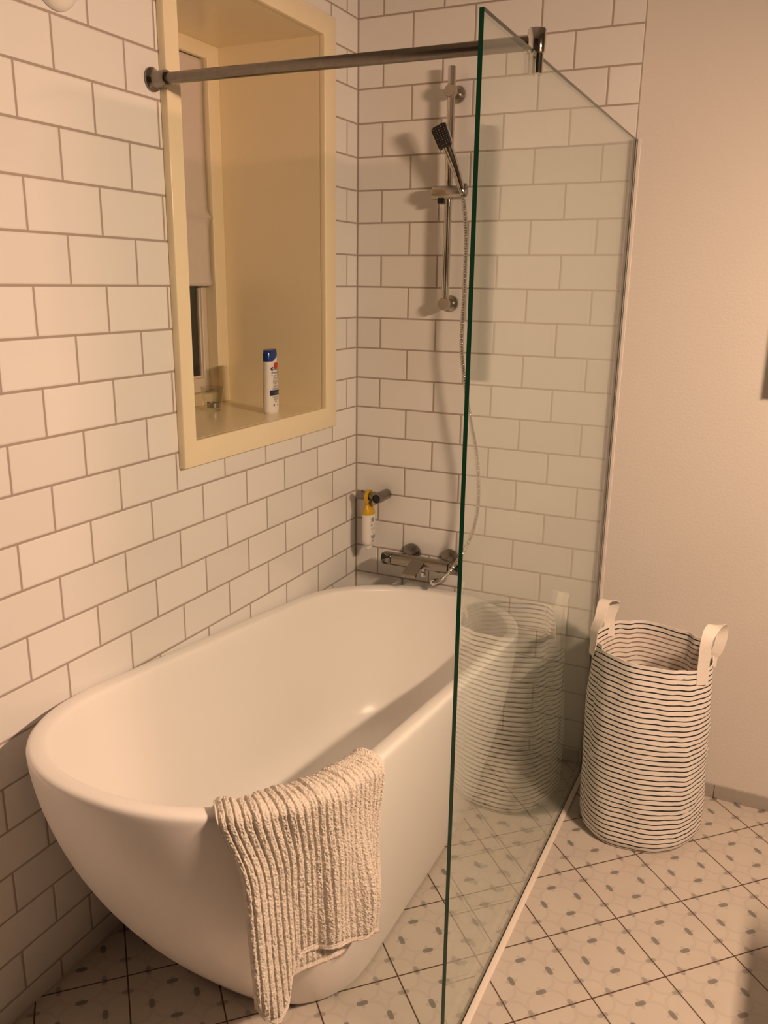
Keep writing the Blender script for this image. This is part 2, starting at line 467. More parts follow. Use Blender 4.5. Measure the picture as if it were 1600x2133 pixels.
for (off, za) in ((.0005, -.010), (.0018, -.005), (.0055, -.0012), (.011, 0), (.022, -.0005), (.032, -.002), (.038, -.005), (.0415, -.012)):
    add_ring(tub_ring(1, 1, off, za))
for k in range(1, 34):                       # basin, following the outside at one wall thickness
    q = k / 33
    s = .965 - .78 * math.sin(q * PI / 2)
    g = 1 - (1 - s) ** 1.62
    o = .0415 + .006 * q + .14 * max(0., (q - .45) / .55) ** 3.
    pr = tub_ring(g, s, o)
    zb = .125
    add_ring([Vector((p.x, p.y, p.z + (zb - p.z) * (max(0., q - .4) / .6) ** 2)) for p in pr])
for sc in (.75, .4): add_ring([Vector((.3725 + (p.x - .3725) * sc, -.82 + (p.y + .82) * sc, .128 - .004 * (1 - sc))) for p in [v.co for v in rings[-1 if sc == .75 else -2]]])
for a, b in zip(rings[:-1], rings[1:]): bridge(bm, a, b)
bm.faces.new(rings[0]); bm.faces.new(rings[-1])
link('tub_shell', bm, M['tub'], tub, 50)
bm = bmesh.new(); lathe(bm, (.3725, -.60, .118), (.3725, -.60, .130), [(0, .03), (.010, .03), (.012, .026)], 32); link('drain', bm, M['chrome'], tub, 40)
bm = bmesh.new(); rr = tub_ring(0, 0, .035)
a = [bm.verts.new((p.x, p.y, 0)) for p in rr]; b = [bm.verts.new((p.x, p.y, .0125)) for p in rr]
bridge(bm, a, b); bm.faces.new(a); bm.faces.new(b); link('gap_shade', bm, M['black'], tub, 40)  # recessed black slab, paints in the dark gap under the tub

# ------------------------------------------------------------------ towel over the near right corner of the rim
full = tub_ring(1, 1, 0.)
seg = []
n_all = len(full)
# walk the rim anticlockwise from the near end's middle to the straight right side
near = full[:56][::-1]                       # left -> right along the near end
right = [Vector((.7395, -1.30 + k * .02, rim_z(-1.30 + k * .02))) for k in range(1, 16)]
path = resample(near[28:] + right, .004)
def at_s(s):
    f = max(0, min(len(path) - 2.001, s / .004)); i = int(f); return path[i].lerp(path[i + 1], f - i)
def nrm_s(s):
    d = at_s(s + .02) - at_s(s - .02); return Vector((d.y, -d.x, 0)).normalized()
# locate start (x about .585) and end (y about -1.27) of the towel
s0 = min(range(len(path)), key=lambda i: (path[i] - Vector((.585, path[i].y, path[i].z))).length + abs(path[i].y + 1.66)) * .004
s1 = min(range(len(path)), key=lambda i: abs(path[i].y + 1.325) + abs(path[i].x - .74)) * .004
def interp(x, pts):
    for (a, va), (b, vb) in zip(pts[:-1], pts[1:]):
        if x <= b:
            t = (x - a) / (b - a); t = t * t * (3 - 2 * t); return va + (vb - va) * t
    return pts[-1][1]
HEM_F = [(0, .362), (.05, .390), (.12, .405), (.19, .392), (.26, .345), (.31, .318), (.35, .308), (.45, .312), (.65, .324), (.80, .333), (.88, .322), (.95, .300), (1., .292)]
HEM_B = [(.2, .350), (.45, .356), (.62, .362), (.80, .352), (.90, .345), (.96, .392), (1.05, .400)]
NRIB = 25
tow = bmesh.new()
def towel_sheet(u0, u1, hem, r0, NU, NV, inner, wob):
    def pt(i, j):
        u = u0 + (u1 - u0) * i / (NU - 1); v = j / (NV - 1)
        drop = hem(u); IN = inner
        total = IN + .05 + drop; d = v * total
        q = abs(math.sin(PI * (u * NRIB + .25 * noise.noise(Vector((u * 9, d * 4, 2))))))
        rib = max(0., min(1., (q - .28) / .42)); rib = rib * rib * (3 - 2 * rib)
        edge = max(0., min(1, min(u - u0, u1 - u) / .022))
        hemk = 1 if total - d > .016 else .12
        jit = noise.noise(Vector((u * 75, d * 210, r0 * 100)))
        jit2 = noise.noise(Vector((u * 150, d * 420, 8.)))
        h = .0050 * rib * (.80 + .40 * jit + .25 * jit2) * hemk * edge + .0008 * noise.noise(Vector((u * 200, d * 300, 3)))
        if hemk < .5: h += .0007 * math.sin(d * 900)
        sh = 0.
        if d < IN:                            # inside the tub
            k = d / IN; out = -.050 - .010 * (1 - k); z = -.006 - .999 * (IN - d) * .9; nx = -1; nz = .1
            sh = -.065 * (1 - k) * max(0., 1 - u / .25)
        elif d < IN + .05:                    # across the lip
            k = (d - IN) / .05; a = PI * (1 - k)
            out = -.021 + .030 * math.cos(a); z = -.006 + .016 * max(0., math.sin(a)) ** .8; nx = math.cos(a); nz = math.sin(a)
        else:
            dd = d - IN - .05; out = .009; z = -.006 - dd; nx = 1; nz = 0
        dd = max(0, d - IN - .05)
        kg = max(0., min(1., (d - inner) / .17)); gather = (.036 * kg * kg * (3 - 2 * kg) + .045 * dd) * max(0., 1 - u) ** 1.4 + .003
        s = s0 + .006 + (s1 - s0 - .006) * u + gather + sh
        p = at_s(s); nn = nrm_s(s)
        k = min(1, dd / .30)
        fold = wob * k * (.016 * math.sin(u * 11.5 + .6) + .008 * math.sin(u * 23 + dd * 9) + .020 * math.exp(-((u - .80) / .09) ** 2) + .024 * math.exp(-((u - .05) / .09) ** 2))
        fold += .012 * wob * math.exp(-((u - .80) / .10) ** 2) * math.exp(-((dd - .22) / .07) ** 2)
        fold += .006 * noise.noise(Vector((u * 7, d * 9, 1.7))) * (1 if dd > 0 else .6)
        topb = (.009 * noise.noise(Vector((u * 11, 4.2, 0))) + .007) * math.exp(-(dd / .05) ** 2)
        base = Vector((p.x, p.y, rim_z(p.y) + z)) + nn * (out + r0 + max(fold, -.006) + topb * max(0, nx) * .6)
        base.z += topb * nz
        return base + nn * (h * nx) + Vector((0, 0, h * nz))
    n0 = len(tow.faces)
    quad_grid(tow, pt, NU, NV)
    tow.faces.ensure_lookup_table()
    for k in range(n0, len(tow.faces)):
        i, j = (k - n0) % (NU - 1), (k - n0) // (NU - 1)
        u = u0 + (u1 - u0) * i / (NU - 1); total = inner + .05 + hem(u)
        if (1 - j / (NV - 1)) * total < .016 or min(i, NU - 1 - i) / (NU - 1) * (u1 - u0) < .012: tow.faces[k].material_index = 1
towel_sheet(0., 1., lambda u: interp(u, HEM_F), .006, 351, 190, .058, 1.)
towel_sheet(.22, 1.045, lambda u: interp(u, HEM_B), -.0055, 201, 90, .02, .08)
to = link('towel', tow, [M['towel'], M['towel_hem']], None, 180)
md = to.modifiers.new('solid', 'SOLIDIFY'); md.thickness = .0035; md.offset = -1
tag(to, 'beige ribbed terry towel draped over the near rim of the bathtub', 'towel')

# ------------------------------------------------------------------ glass shower screen
GX0, GX1, GY, GZ = .8868, .8948, -1.300, 2.000
scr = thing('shower_screen', 'tall clear glass shower screen with green edge beside the bathtub', 'shower screen', (.891, -.65, 0))
bm = bmesh.new(); box(bm, GX0, GX1, GY, -.003, .004, GZ)
bm.normal_update()
for f in bm.faces:
    n = f.normal
    f.material_index = 0
    if abs(n.y) > .9: f.material_index = 1
    if abs(n.z) > .9: f.material_index = 2
link('glass_panel', bm, [M['glass'], M['glass_edge'], M['glass_top']], scr)
bm = bmesh.new(); box(bm, GX0 - .0018, GX0 - .0003, -.016, -.0005, .004, GZ, .0003, 1); box(bm, GX1 + .0003, GX1 + .0020, -.016, -.0005, .004, GZ, .0004, 1)
link('wall_channel', bm, M['alu'], scr)
bm = bmesh.new(); box(bm, GX1 + .0022, GX1 + .0125, -.0035, -.0002, .05, GZ + .001, .001, 1)
link('wall_seal', bm, M['silicone'], scr)
bm = bmesh.new(); box(bm, GX1 + .001, GX1 + .017, GY, -.008, .0002, .006, .002, 2)
link('floor_seal', bm, M['strip'], scr, 40)

# stabilising bar from the tiled wall to the glass
bar = thing('stabiliser_bar', 'dull chrome bar running from the window wall to the top of the glass screen', 'rail', (0, -1.005, 2.03))
b0, b1 = Vector((.002, -.998, 2.031)), Vector((.889, -1.008, 2.018))
bm = bmesh.new(); rod(bm, b0 + (b1 - b0) * .03, b1, .0122); link('rod', bm, M['chrome_worn'], bar, 40)
bm = bmesh.new(); lathe(bm, b0 - Vector((.0015, 0, 0)), b1, [(0, .024), (.002, .0255), (.005, .0255), (.009, .021), (.016, .0178), (.030, .0172), (.044, .0172), (.046, .016)], 40)
link('wall_flange', bm, M['brushed'], bar, 40)
bm = bmesh.new(); lathe(bm, (b0 + (b1 - b0) * .042), b1, [(0, .0150), (.001, .0160), (.004, .0160), (.006, .0145)], 40); link('collar', bm, M['chrome'], bar, 40)
cl = bmesh.new(); rod(cl, (.8905, -1.010, 1.999), (.8905, -1.010, 2.040), .0165, .002, 40)
clamp = link('glass_clamp', cl, M['chrome'], bar, 40)
for sx in (-1, 1):
    bm = bmesh.new(); xx = .8908
    half = [(sx * .0043, .0122), (sx * .0043, -.0122)] + [(sx * (.0043 + .0092 * math.cos(a)), .0122 * math.sin(a)) for a in [-PI / 2 + PI * k / 16 for k in range(1, 16)]]
    lo = [bm.verts.new((xx + p, -1.010 + q, 1.966)) for p, q in half]; hi = [bm.verts.new((xx + p, -1.010 + q, 2.0)) for p, q in half]
    bridge(bm, lo, hi); bm.faces.new(lo); bm.faces.new(hi)
    j = link('clamp_jaw', bm, M['chrome'], bar, 40)
# two jaws grip the sheet, one on either face

# ------------------------------------------------------------------ shower rail, slider, hand shower, hose
RX, RY = .346, -.055
rail = thing('shower_rail', 'vertical chrome shower rail on the tiled back wall', 'shower rail', (RX, 0, 1.53))
bm = bmesh.new(); rod(bm, (RX, RY, 1.520), (RX, RY, 2.224), .0120, .0012); link('rail_tube', bm, M['chrome'], rail, 40)
for z in (2.156, 1.536):
    bm = bmesh.new(); lathe(bm, (RX, 0, z), (RX, -.08, z), [(0, .0255), (.004, .026), (.008, .0245), (.010, .014), (.030, .0125), (.036, .0165), (.058, .0185), (.068, .0185), (.0715, .016)], 40)
    link('wall_bracket', bm, M['satin_light'], rail, 40)
sl = bmesh.new(); zs = 1.869
rod(sl, (.297, RY - .004, zs), (.398, RY - .004, zs), .0208, .003, 40); slider = link('slider', sl, M['satin_light'], rail, 40)
bm = bmesh.new(); box(bm, .317, .333, RY - .018, RY, zs - .032, zs - .016, .002, 2); link('release_button', bm, M['black'], slider, 40)
slider_button = slider.children[0]
bm = bmesh.new(); rod(bm, (.398, RY - .022, zs + .004), (.413, RY - .020, zs + .004), .020, .002, 40); link('shower_holder', bm, M['brushed'], slider, 40)
for o in slider.children:
    o.matrix_parent_inverse = Matrix.Identity(4)

hs = thing('hand_shower', 'chrome hand shower with black square spray face clipped to the shower rail', 'hand shower', (.404, -.085, 1.872))
P0, P1 = Vector((.347, -.120, 2.019)), Vector((.4015, -.092, 1.878))
ax = (P1 - P0).normalized()
nf = Vector((-.10, -1, -.42)); nf = (nf - ax * nf.dot(ax)).normalized(); wv = ax.cross(nf).normalized()
if wv.x < 0: wv = -wv
def head_pts(z, w0, w1, l0, l1, n=10):
    """rounded outline in the face plane; l along the handle axis"""
    out = []; rc = .010
    cs = [(-w0 + rc, l0 + rc, PI), (w0 - rc, l0 + rc, 1.5 * PI), (w1 - rc, l1 - rc, 0), (-w1 + rc, l1 - rc, .5 * PI)]
    for (cx, cy, a0) in cs:
        for k in range(n):
            a = a0 + k / (n - 1) * PI / 2
            out.append(P0 + wv * (cx + rc * math.cos(a)) + ax * (cy + rc * math.sin(a)) + nf * z)
    return out
# shell (chrome) then black face
bm = bmesh.new(); rr = []
for (z, sc) in ((.000, 1.), (-.006, 1.), (-.012, .93), (-.016, .7)):
    c = P0
    rr.append([bm.verts.new(c + (p - c - nf * z) * sc + nf * z) for p in head_pts(z, .0270, .024, -.036, .033)])
for a, b in zip(rr[:-1], rr[1:]): bridge(bm, a, b)
bm.faces.new(rr[0]); bm.faces.new(rr[-1])
link('shower_head', bm, M['chrome'], hs, 40)
bm = bmesh.new(); rr = []
for (z, sc) in ((.0002, .99), (.003, .98), (.0045, .93)):
    rr.append([bm.verts.new(P0 + (p - P0 - nf * z) * sc + nf * z) for p in head_pts(z, .0270, .024, -.036, .033)])
for a, b in zip(rr[:-1], rr[1:]): bridge(bm, a, b)
bm.faces.new(rr[0]); bm.faces.new(rr[-1]); face = link('spray_face', bm, M['black'], hs, 40)
bm = bmesh.new()
for j in range(9):
    for i in range(5):
        c = P0 + wv * ((i - 2) * (.0094 - .0002 * j)) + ax * (-.029 + j * .0071) + nf * .004
        lathe(bm, c, c + nf, [(0, .0015), (.0009, .0013), (.0012, .0007)], 8)
link('nozzles', bm, M['rubber'], hs, 60)
bm = bmesh.new(); H0 = P0 + ax * .030 - nf * .008
pts = [H0 + (P1 - H0) * (k / 14) - nf * (.004 * math.sin(PI * k / 14)) for k in range(15)]
tube(bm, pts, lambda i: .0172 - .0068 * (i / 14), 24); link('handle', bm, M['chrome'], hs, 50)
bm = bmesh.new(); lathe(bm, P1 - ax * .002, P1 + ax * .1, [(0, .0098), (.016, .0102), (.022, .0085)], 24); link('hose_nut', bm, M['chrome'], hs, 40)

import mathutils
Rm = Matrix(R)
CAM = Vector((1.38498, -2.64242, 1.59886))
HOSE = [(.408, -.086, 1.846), (.4165, -.089, 1.800), (.4227, -.09, 1.72), (.4235, -.09, 1.58), (.4205, -.09, 1.43), (.430, -.09, 1.335),
        (.4555, -.09, 1.20), (.4865, -.09, 1.065), (.4985, -.09, .945), (.4950, -.09, .860), (.475, -.09, .778), (.439, -.092, .700), (.405, -.098, .647), (.378, -.102, .618), (.357, -.100, .605), (.348, -.084, .601), (.346, -.050, .600)]
hp = resample(spline(HOSE, 24), .0019)
bm = bmesh.new(); tube(bm, hp, lambda i: (.0046, .0066, .0074, .0066)[i % 4], 12)
hose = thing('shower_hose', 'long ribbed chrome hose hanging from the hand shower to the bath tap', 'hose', (.408, -.086, 1.846))
link('flexible_hose', bm, M['chrome'], hose, 80)
bm = bmesh.new(); e = Vector((.3485, -.092, .602)); d = Vector((.05, 1, 0))
lathe(bm, e, e + d, [(0, .0085), (.0005, .0108), (.002, .0116), (.020, .0116), (.022, .0100)], 28); link('hose_nut', bm, M['chrome'], hose, 40)

# ------------------------------------------------------------------ bath tap
tap = thing('bath_tap', 'chrome thermostatic bath tap on the back wall above the far tub rim', 'tap', (.30, 0, .66))
TY, TZ, TR = -.072, .659, .0222
def sq_body(bm, x0, x1, r, bev=.002, n=40, mat=0):
    rings = []
    for (x, k) in ((x0, .9), (x0 + bev, 1), (x1 - bev, 1), (x1, .9)):
        ring = []
        for q in range(n):
            a = 2 * PI * q / n; c, s = math.cos(a), math.sin(a)
            f = (abs(c) ** 3 + abs(s) ** 3) ** (-1 / 3)
            ring.append(bm.verts.new((x, TY + r * k * c * f, TZ + r * k * s * f * .95)))
        rings.append(ring)
    for a, b in zip(rings[:-1], rings[1:]): bridge(bm, a, b, mat)
    bm.faces.new(rings[0]); bm.faces.new(rings[-1])
bm = bmesh.new(); sq_body(bm, .186, .400, TR); link('tap_body', bm, M['brushed'], tap, 40)
for (x0, x1, tip) in ((.150, .1845, -1), (.4015, .438, 1)):
    bm = bmesh.new(); sq_body(bm, x0, x1, TR * 1.0, .003); h = link('tap_handle', bm, M['brushed'], tap, 40)
    bm = bmesh.new()                             # black wedge inlay on top and front of the handle tip
    xe = x0 - .0004 if tip < 0 else x1 + .0004; xi = xe + .034 * -tip
    for zz in (1,):
        tri = [Vector((xe, TY - TR * 1.0, TZ - .004)), Vector((xe, TY - TR * .60, TZ + TR * .88)), Vector((xe, TY - TR * .93, TZ + TR * .55)), Vector((xi, TY - TR * .93, TZ + TR * .42))]
        offs = Vector((0, -.0014, .0010))
        vs = [bm.verts.new(p + offs) for p in (tri[0], tri[2], tri[1], tri[3])]
        vb = [bm.verts.new(p - offs * 3) for p in (tri[0], tri[2], tri[1], tri[3])]
        bridge(bm, vs, vb); bm.faces.new(vs); bm.faces.new(vb)
    w = link('inlay', bm, M['black'], h); w.matrix_parent_inverse = Matrix.Identity(4)
    w['label'] = 'black wedge inlay'
for x in (.228, .374):
    bm = bmesh.new(); lathe(bm, (x, -.0005, .668), (x, -.1, .668), [(0, .0335), (.005, .0345), (.010, .033), (.022, .024), (.034, .0165), (.038, .015), (.060, .014)], 40)
    link('escutcheon', bm, M['brushed'], tap, 40)
sp = bmesh.new()                                  # flat waterfall-like spout
sec = []
for k in range(9):
    t = k / 8; y = TY - .008 - .072 * t; z = TZ + .008 - .018 * t - .016 * t * t; w = .0245 + .001 * t; th = .0065 - .001 * t
    cx = .290 - .008 * t
    sec.append([sp.verts.new((cx + a * w, y, z + b * th - (.004 if b < 0 else 0) * (1 - t))) for a, b in ((-1, -.7), (-.93, -1), (.93, -1), (1, -.7), (1, .7), (.93, 1), (-.93, 1), (-1, .7))])
for a, b in zip(sec[:-1], sec[1:]): bridge(sp, a, b)
sp.faces.new(sec[0]); sp.faces.new(sec[-1]); spout = link('spout', sp, M['brushed'], tap, 35)
bm = bmesh.new(); lathe(bm, (.281, -.134, .640), (.281, -.134, .60), [(0, .0105), (.014, .0105), (.016, .009)], 28); link('aerator', bm, M['chrome'], tap, 40)
bm = bmesh.new(); lathe(bm, (.309, -.086, TZ - .014), (.309, -.086, .5), [(0, .006), (.010, .006), (.012, .0095), (.026, .0085), (.028, .007)], 24); link('diverter_knob', bm, M['chrome'], tap, 40)

# ------------------------------------------------------------------ wall hook and hanging bottle
hk = thing('wall_hook', 'grey chrome tube shaped hook on the back wall near the corner', 'hook', (.124, 0, .872))
bm = bmesh.new(); lathe(bm, (.124, -.0005, .871), (.124, -.1, .871), [(0, .0175), (.002, .0185), (.084, .0185), (.086, .0175), (.086, .0150), (.080, .0148)], 40)
link('post', bm, M['brushed'], hk, 40)
bm = bmesh.new(); rod(bm, (.124, -.0800, .871), (.124, -.0835, .871), .0148, .0005, 40); o = link('end_cap', bm, M['black'], hk, 40); o['label'] = 'black open end facing the room'
bm = bmesh.new(); rod(bm, (.036, -.058, .871), (.112, -.058, .871), .0150, .002, 32); link('arm', bm, M['brushed'], hk, 40)
bm = bmesh.new(); rod(bm, (.056, -.058, .884), (.056, -.058, .8872), .0045, .0004, 16); link('arm_hole_dark', bm, M['black'], hk, 40)  # black disc painting the dark of a small hole in the arm

def ellip_ring(bm, c, a, b, z, n=40, e=2.3):
    out = []
    for k in range(n):
        t = 2 * PI * k / n; cc, ss = math.cos(t), math.sin(t)
        out.append(bm.verts.new((c[0] + a * math.copysign(abs(cc) ** (2 / e), cc), c[1] + b * math.copysign(abs(ss) ** (2 / e), ss), z)))
    return out
def loft(bm, rings, caps=True):
    for a, b in zip(rings[:-1], rings[1:]): bridge(bm, a, b)
    if caps: bm.faces.new(rings[0]); bm.faces.new(rings[-1])
def text_pts(body, size, font_mat=None):
    cu = bpy.data.curves.new('t', 'FONT'); cu.body = body; cu.size = size; cu.align_x = 'LEFT'
    ob = bpy.data.objects.new('t', cu); C.objects.link(ob)
    me = bpy.data.meshes.new_from_object(ob.evaluated_get(bpy.context.evaluated_depsgraph_get()))
    V = [tuple(v.co) for v in me.vertices]; F = [tuple(p.vertices) for p in me.polygons]
    bpy.data.objects.remove(ob); bpy.data.meshes.remove(me); bpy.data.curves.remove(cu)
    return V, F
def on_bottle(c, a, b, w, z, lift, e=2.3):
    """point on the +x face of a rounded bottle; w runs along +y"""
    q = max(-.999, min(.999, w / b)); x = a * (1 - abs(q) ** e) ** (1 / e)
    return Vector((c[0] + x + lift, c[1] + w, z))
def decal(bm, c, a, b, poly, mat, lift=.0004, steps=1):
    """closed (w,z) outline laid on the bottle"""
    vs = [bm.verts.new(on_bottle(c, a, b, w, z, lift)) for (w, z) in poly]
    f = bm.faces.new(vs); f.material_index = mat
def strip(bm, c, a, b, w0, w1, z0, z1, mat, lift=.0004, n=10, slant=0.):
    t = [bm.verts.new(on_bottle(c, a, b, w0 + (w1 - w0) * k / n, z1 + slant * k / n, lift)) for k in range(n + 1)]
    d = [bm.verts.new(on_bottle(c, a, b, w0 + (w1 - w0) * k / n, z0 + slant * k / n, lift)) for k in range(n + 1)]
    for k in range(n): bm.faces.new((d[k], d[k + 1], t[k + 1], t[k])).material_index = mat
def put_text(bm, c, a, b, body, size, w, z, mat, lift=.0005, slant=0.):
    V, F = text_pts(body, size)
    vs = [bm.verts.new(on_bottle(c, a, b, w + x, z + y + slant * x, lift)) for (x, y, _z) in V]
    for f in F:
        try: bm.faces.new([vs[i] for i in f]).material_index = mat
        except ValueError: pass

HB = (.082, -.060); HA, HBb = .0200, .0290
hb = thing('shower_gel_bottle', 'white bottle with yellow hanging loop hooked on the wall hook, cap down', 'bottle', (HB[0], HB[1], .678))
bm = bmesh.new(); prof = [(.690, .55), (.6925, .68), (.696, .80), (.703, .93), (.712, 1.), (.760, 1.02), (.800, 1.), (.8065, .99)]
loft(bm, [ellip_ring(bm, HB, HA * k, HBb * k, z) for z, k in prof]); link('bottle_body', bm, M['plastic_white'], hb, 40)
bm = bmesh.new(); loft(bm, [ellip_ring(bm, HB, HA * k, HBb * k, z) for z, k in ((.676, .50), (.678, .56), (.6895, .58), (.6905, .55))]); link('cap', bm, M['plastic_white'], hb, 40)
bm = bmesh.new()
loft(bm, [ellip_ring(bm, HB, HA * k, HBb * q, z) for z, k, q in ((.806, .97, .99), (.812, 1.0, 1.0), (.826, .80, .90), (.836, .42, .76), (.842, .30, .70))])
shoulder = link('shoulder', bm, M['plastic_yellow'], hb, 40)
bm = bmesh.new()
rr = []
nn = 48
for k in range(nn):                           # flat loop in the plane across the hook arm
    a = 2 * PI * k / nn; cy, cz = HB[1] + .0212 * math.cos(a), .8635 + (.0275 if math.sin(a) > 0 else .026) * math.sin(a)
    ny, nz_ = math.cos(a), math.sin(a)
    rr.append([bm.verts.new((HB[0] + dx, cy + ny * dr, cz + nz_ * dr)) for dx, dr in ((-.0055, -.0035), (.0055, -.0035), (.0055, .0035), (-.0055, .0035))])
for k in range(nn): bridge(bm, rr[k], rr[(k + 1) % nn])
link('hanging_loop', bm, M['plastic_yellow'], hb, 60)
bm = bmesh.new(); c, a, b = HB, HA * 1.015, HBb * 1.015
strip(bm, c, a, b, -.0105, -.002, .781, .797, 0, n=6); strip(bm, c, a, b, -.017, -.0118, .786, .796, 1, n=6)
for k in range(3): strip(bm, c, a, b, -.018, -.012, .782 - .0035 * k, .7835 - .0035 * k, 1, n=4)
for w0, w1 in ((-.018, -.015), (-.014, -.0105), (-.0095, -.007), (.001, .0045), (.0055, .009)): strip(bm, c, a, b, w0, w1, .7675, .7715, 0, n=3)
for k in range(3): strip(bm, c, a, b, -.0185 + .002 * k, .013, .7585 - .0045 * k, .7605 - .0045 * k, 1, n=8)
strip(bm, c, a, b, -.006, -.003, .737, .743, 1, n=2); strip(bm, c, a, b, .001, .004, .738, .744, 1, n=2)
for k in range(5): strip(bm, c, a, b, -.018 + .0015 * (4 - k), .015, .7185 + .0028 * k, .7208 + .0028 * k, 2, n=8)
strip(bm, c, a, b, -.012, -.002, .7075, .7105, 3, n=5); strip(bm, c, a, b, -.010, .002, .7115, .7135, 3, n=5)
link('label_print', bm, [M['print_grey'], M['print_pale'], M['print_blue'], M['print_red']], hb, recalc=False)

# ------------------------------------------------------------------ shampoo bottle and tealight on the sill
SB = (-.082, -.420); SA, SBB = .0185, .0315
sb = thing('shampoo_bottle', 'white shampoo bottle with blue cap standing on the window sill', 'bottle', (SB[0], SB[1], 1.2))
def sprof(z):      # scale of the section along the height (slight waist)
    t = z / .2
    return .93 + .07 * math.cos((t - .15) * 5.4) if t > .02 else .9
def cap_line(y): return .160 + max(0, (y / SBB + .25)) * .020      # slanting cap seam, higher towards +y
bm = bmesh.new(); zs_ = [0, .0015, .005] + [.012 + .0105 * k for k in range(15)]
N_ = 48; prev = None; rr = []
for z in zs_:
    k = sprof(z) * (.94 if z == 0 else .985 if z == .0015 else 1)
    rr.append(ellip_ring(bm, SB, SA * k, SBB * k, 1.2 + z, N_))
top = []
for v in rr[-1]:
    top.append(bm.verts.new((v.co.x, v.co.y, 1.2 + cap_line(v.co.y - SB[1]))))
rr.append(top); loft(bm, rr); link('bottle_body', bm, M['plastic_white'], sb, 40)
bm = bmesh.new(); base = []; rr = []
k0 = sprof(.165) * 1.012
b0_ = ellip_ring(bm, SB, SA * k0, SBB * k0, 1.2, N_)
for v in b0_: v.co.z = 1.2 + cap_line(v.co.y - SB[1]) + .0006
rr.append(b0_)
for (z, k) in ((.186, .99), (.1885, .95), (.1892, .92), (.1905, .95), (.194, .95), (.1955, .90)):
    r = ellip_ring(bm, SB, SA * k0 * k, SBB * k0 * k, 1.2 + z, N_)
    for v in r: v.co.z += .05 * (v.co.y - SB[1])
    rr.append(r)
loft(bm, rr); link('flip_cap', bm, M['plastic_blue'], sb, 35)
bm = bmesh.new(); c, a, b = (SB[0], SB[1]), SA * .985, SBB * .985
put_text(bm, c, a, b, 'head &', .0112, -.0085, 1.3345, 0, .0016); put_text(bm, c, a, b, 'shoulders', .0112, -.0185, 1.3235, 0, .0016)
decal(bm, c, a, b, [(-.0145 + .0050 * math.cos(t * PI / 10), 1.3385 + .0055 * math.sin(t * PI / 10)) for t in range(20)], 0, .0017)
decal(bm, c, a, b, [(-.0132 + .0016 * math.cos(t * PI / 8), 1.3392 + .0028 * math.sin(t * PI / 8)) for t in range(16)], 4, .0021)
strip(bm, c, a, b, -.021, .02, 1.3175, 1.3187, 1, .0016)
put_text(bm, c, a, b, '2in1', .013, -.010, 1.306, 0, .0008)
strip(bm, c, a, b, -.0105, .0105, 1.293, 1.303, 2, .0006)
decal(bm, c, a, b, [(.004 + .0095 * math.cos(t * PI / 12), 1.348 + .0095 * math.sin(t * PI / 12)) for t in range(24)], 3, .0018)
def diamond(z0, z1, w, m, lift): decal(bm, c, a, b, [(0, z0), (w, (z0 + z1) / 2), (0, z1), (-w, (z0 + z1) / 2)], m, lift)
for k in range(7):                             # pale rosette above and below the dark band
    z = 1.273 + .0035 * k; w = .0165 - .0022 * k
    strip(bm, c, a, b, -w, w, z, z + .0020, 1 if k % 2 else 2, .0008)
    z = 1.2525 - .0032 * k
    strip(bm, c, a, b, -w, w, z, z + .0018, 1 if k % 2 else 2, .0008)
strip(bm, c, a, b, -.0245, .0245, 1.2565, 1.2725, 0, .0010); put_text(bm, c, a, b, 'CLASSIC', .0085, -.012, 1.2612, 1, .0013)
decal(bm, c, a, b, [(-.010 + .0034 * math.cos(t * PI / 8), 1.226 + .0042 * math.sin(t * PI / 8)) for t in range(16)], 1, .001)
strip(bm, c, a, b, -.0115, -.0085, 1.2235, 1.2275, 0, .0012); strip(bm, c, a, b, .0055, .0075, 1.2245, 1.2285, 0, .001)
link('label_print', bm, [M['print_navy'], M['print_grey'], M['print_pale'], M['print_red'], M['plastic_white']], sb, recalc=False)

TC = Vector((-.266, -.472, 1.2))
tg = thing('tealight_glass', 'small clear glass tealight holder standing on the window sill', 'candle holder', TC)
bm = bmesh.new()
lathe(bm, TC, TC + Vector((0, 0, 1)), [(.0003, .0), (.0003, .0245), (.003, .0262), (.014, .0275), (.073, .0370), (.0740, .0362), (.073, .0352), (.014, .0255), (.010, .0235), (.0095, .0)], 48)
link('tumbler', bm, M['tumbler'], tg, 40)
tl = thing('tealight', 'grey metal tealight lying in the small glass holder on the sill', 'candle', TC + Vector((0, 0, .0098)))
bm = bmesh.new(); t0 = TC + Vector((.001, 0, .0098))
lathe(bm, t0, t0 + Vector((0, 0, 1)), [(0, 0), (0, .0185), (.001, .0195), (.015, .0195), (.0155, .0200), (.0152, .0190), (.009, .0188), (.0085, 0)], 40); link('tin_cup', bm, M['tin'], tl, 40)
bm = bmesh.new(); rod(bm, t0 + Vector((0, 0, .0086)), t0 + Vector((0, 0, .0116)), .0182, .0006, 32); link('wax', bm, M['wax'], tl, 40)
bm = bmesh.new(); rod(bm, t0 + Vector((0, 0, .0110)), t0 + Vector((.001, 0, .0185)), .0007, .0001, 8); link('wick', bm, M['black'], tl)

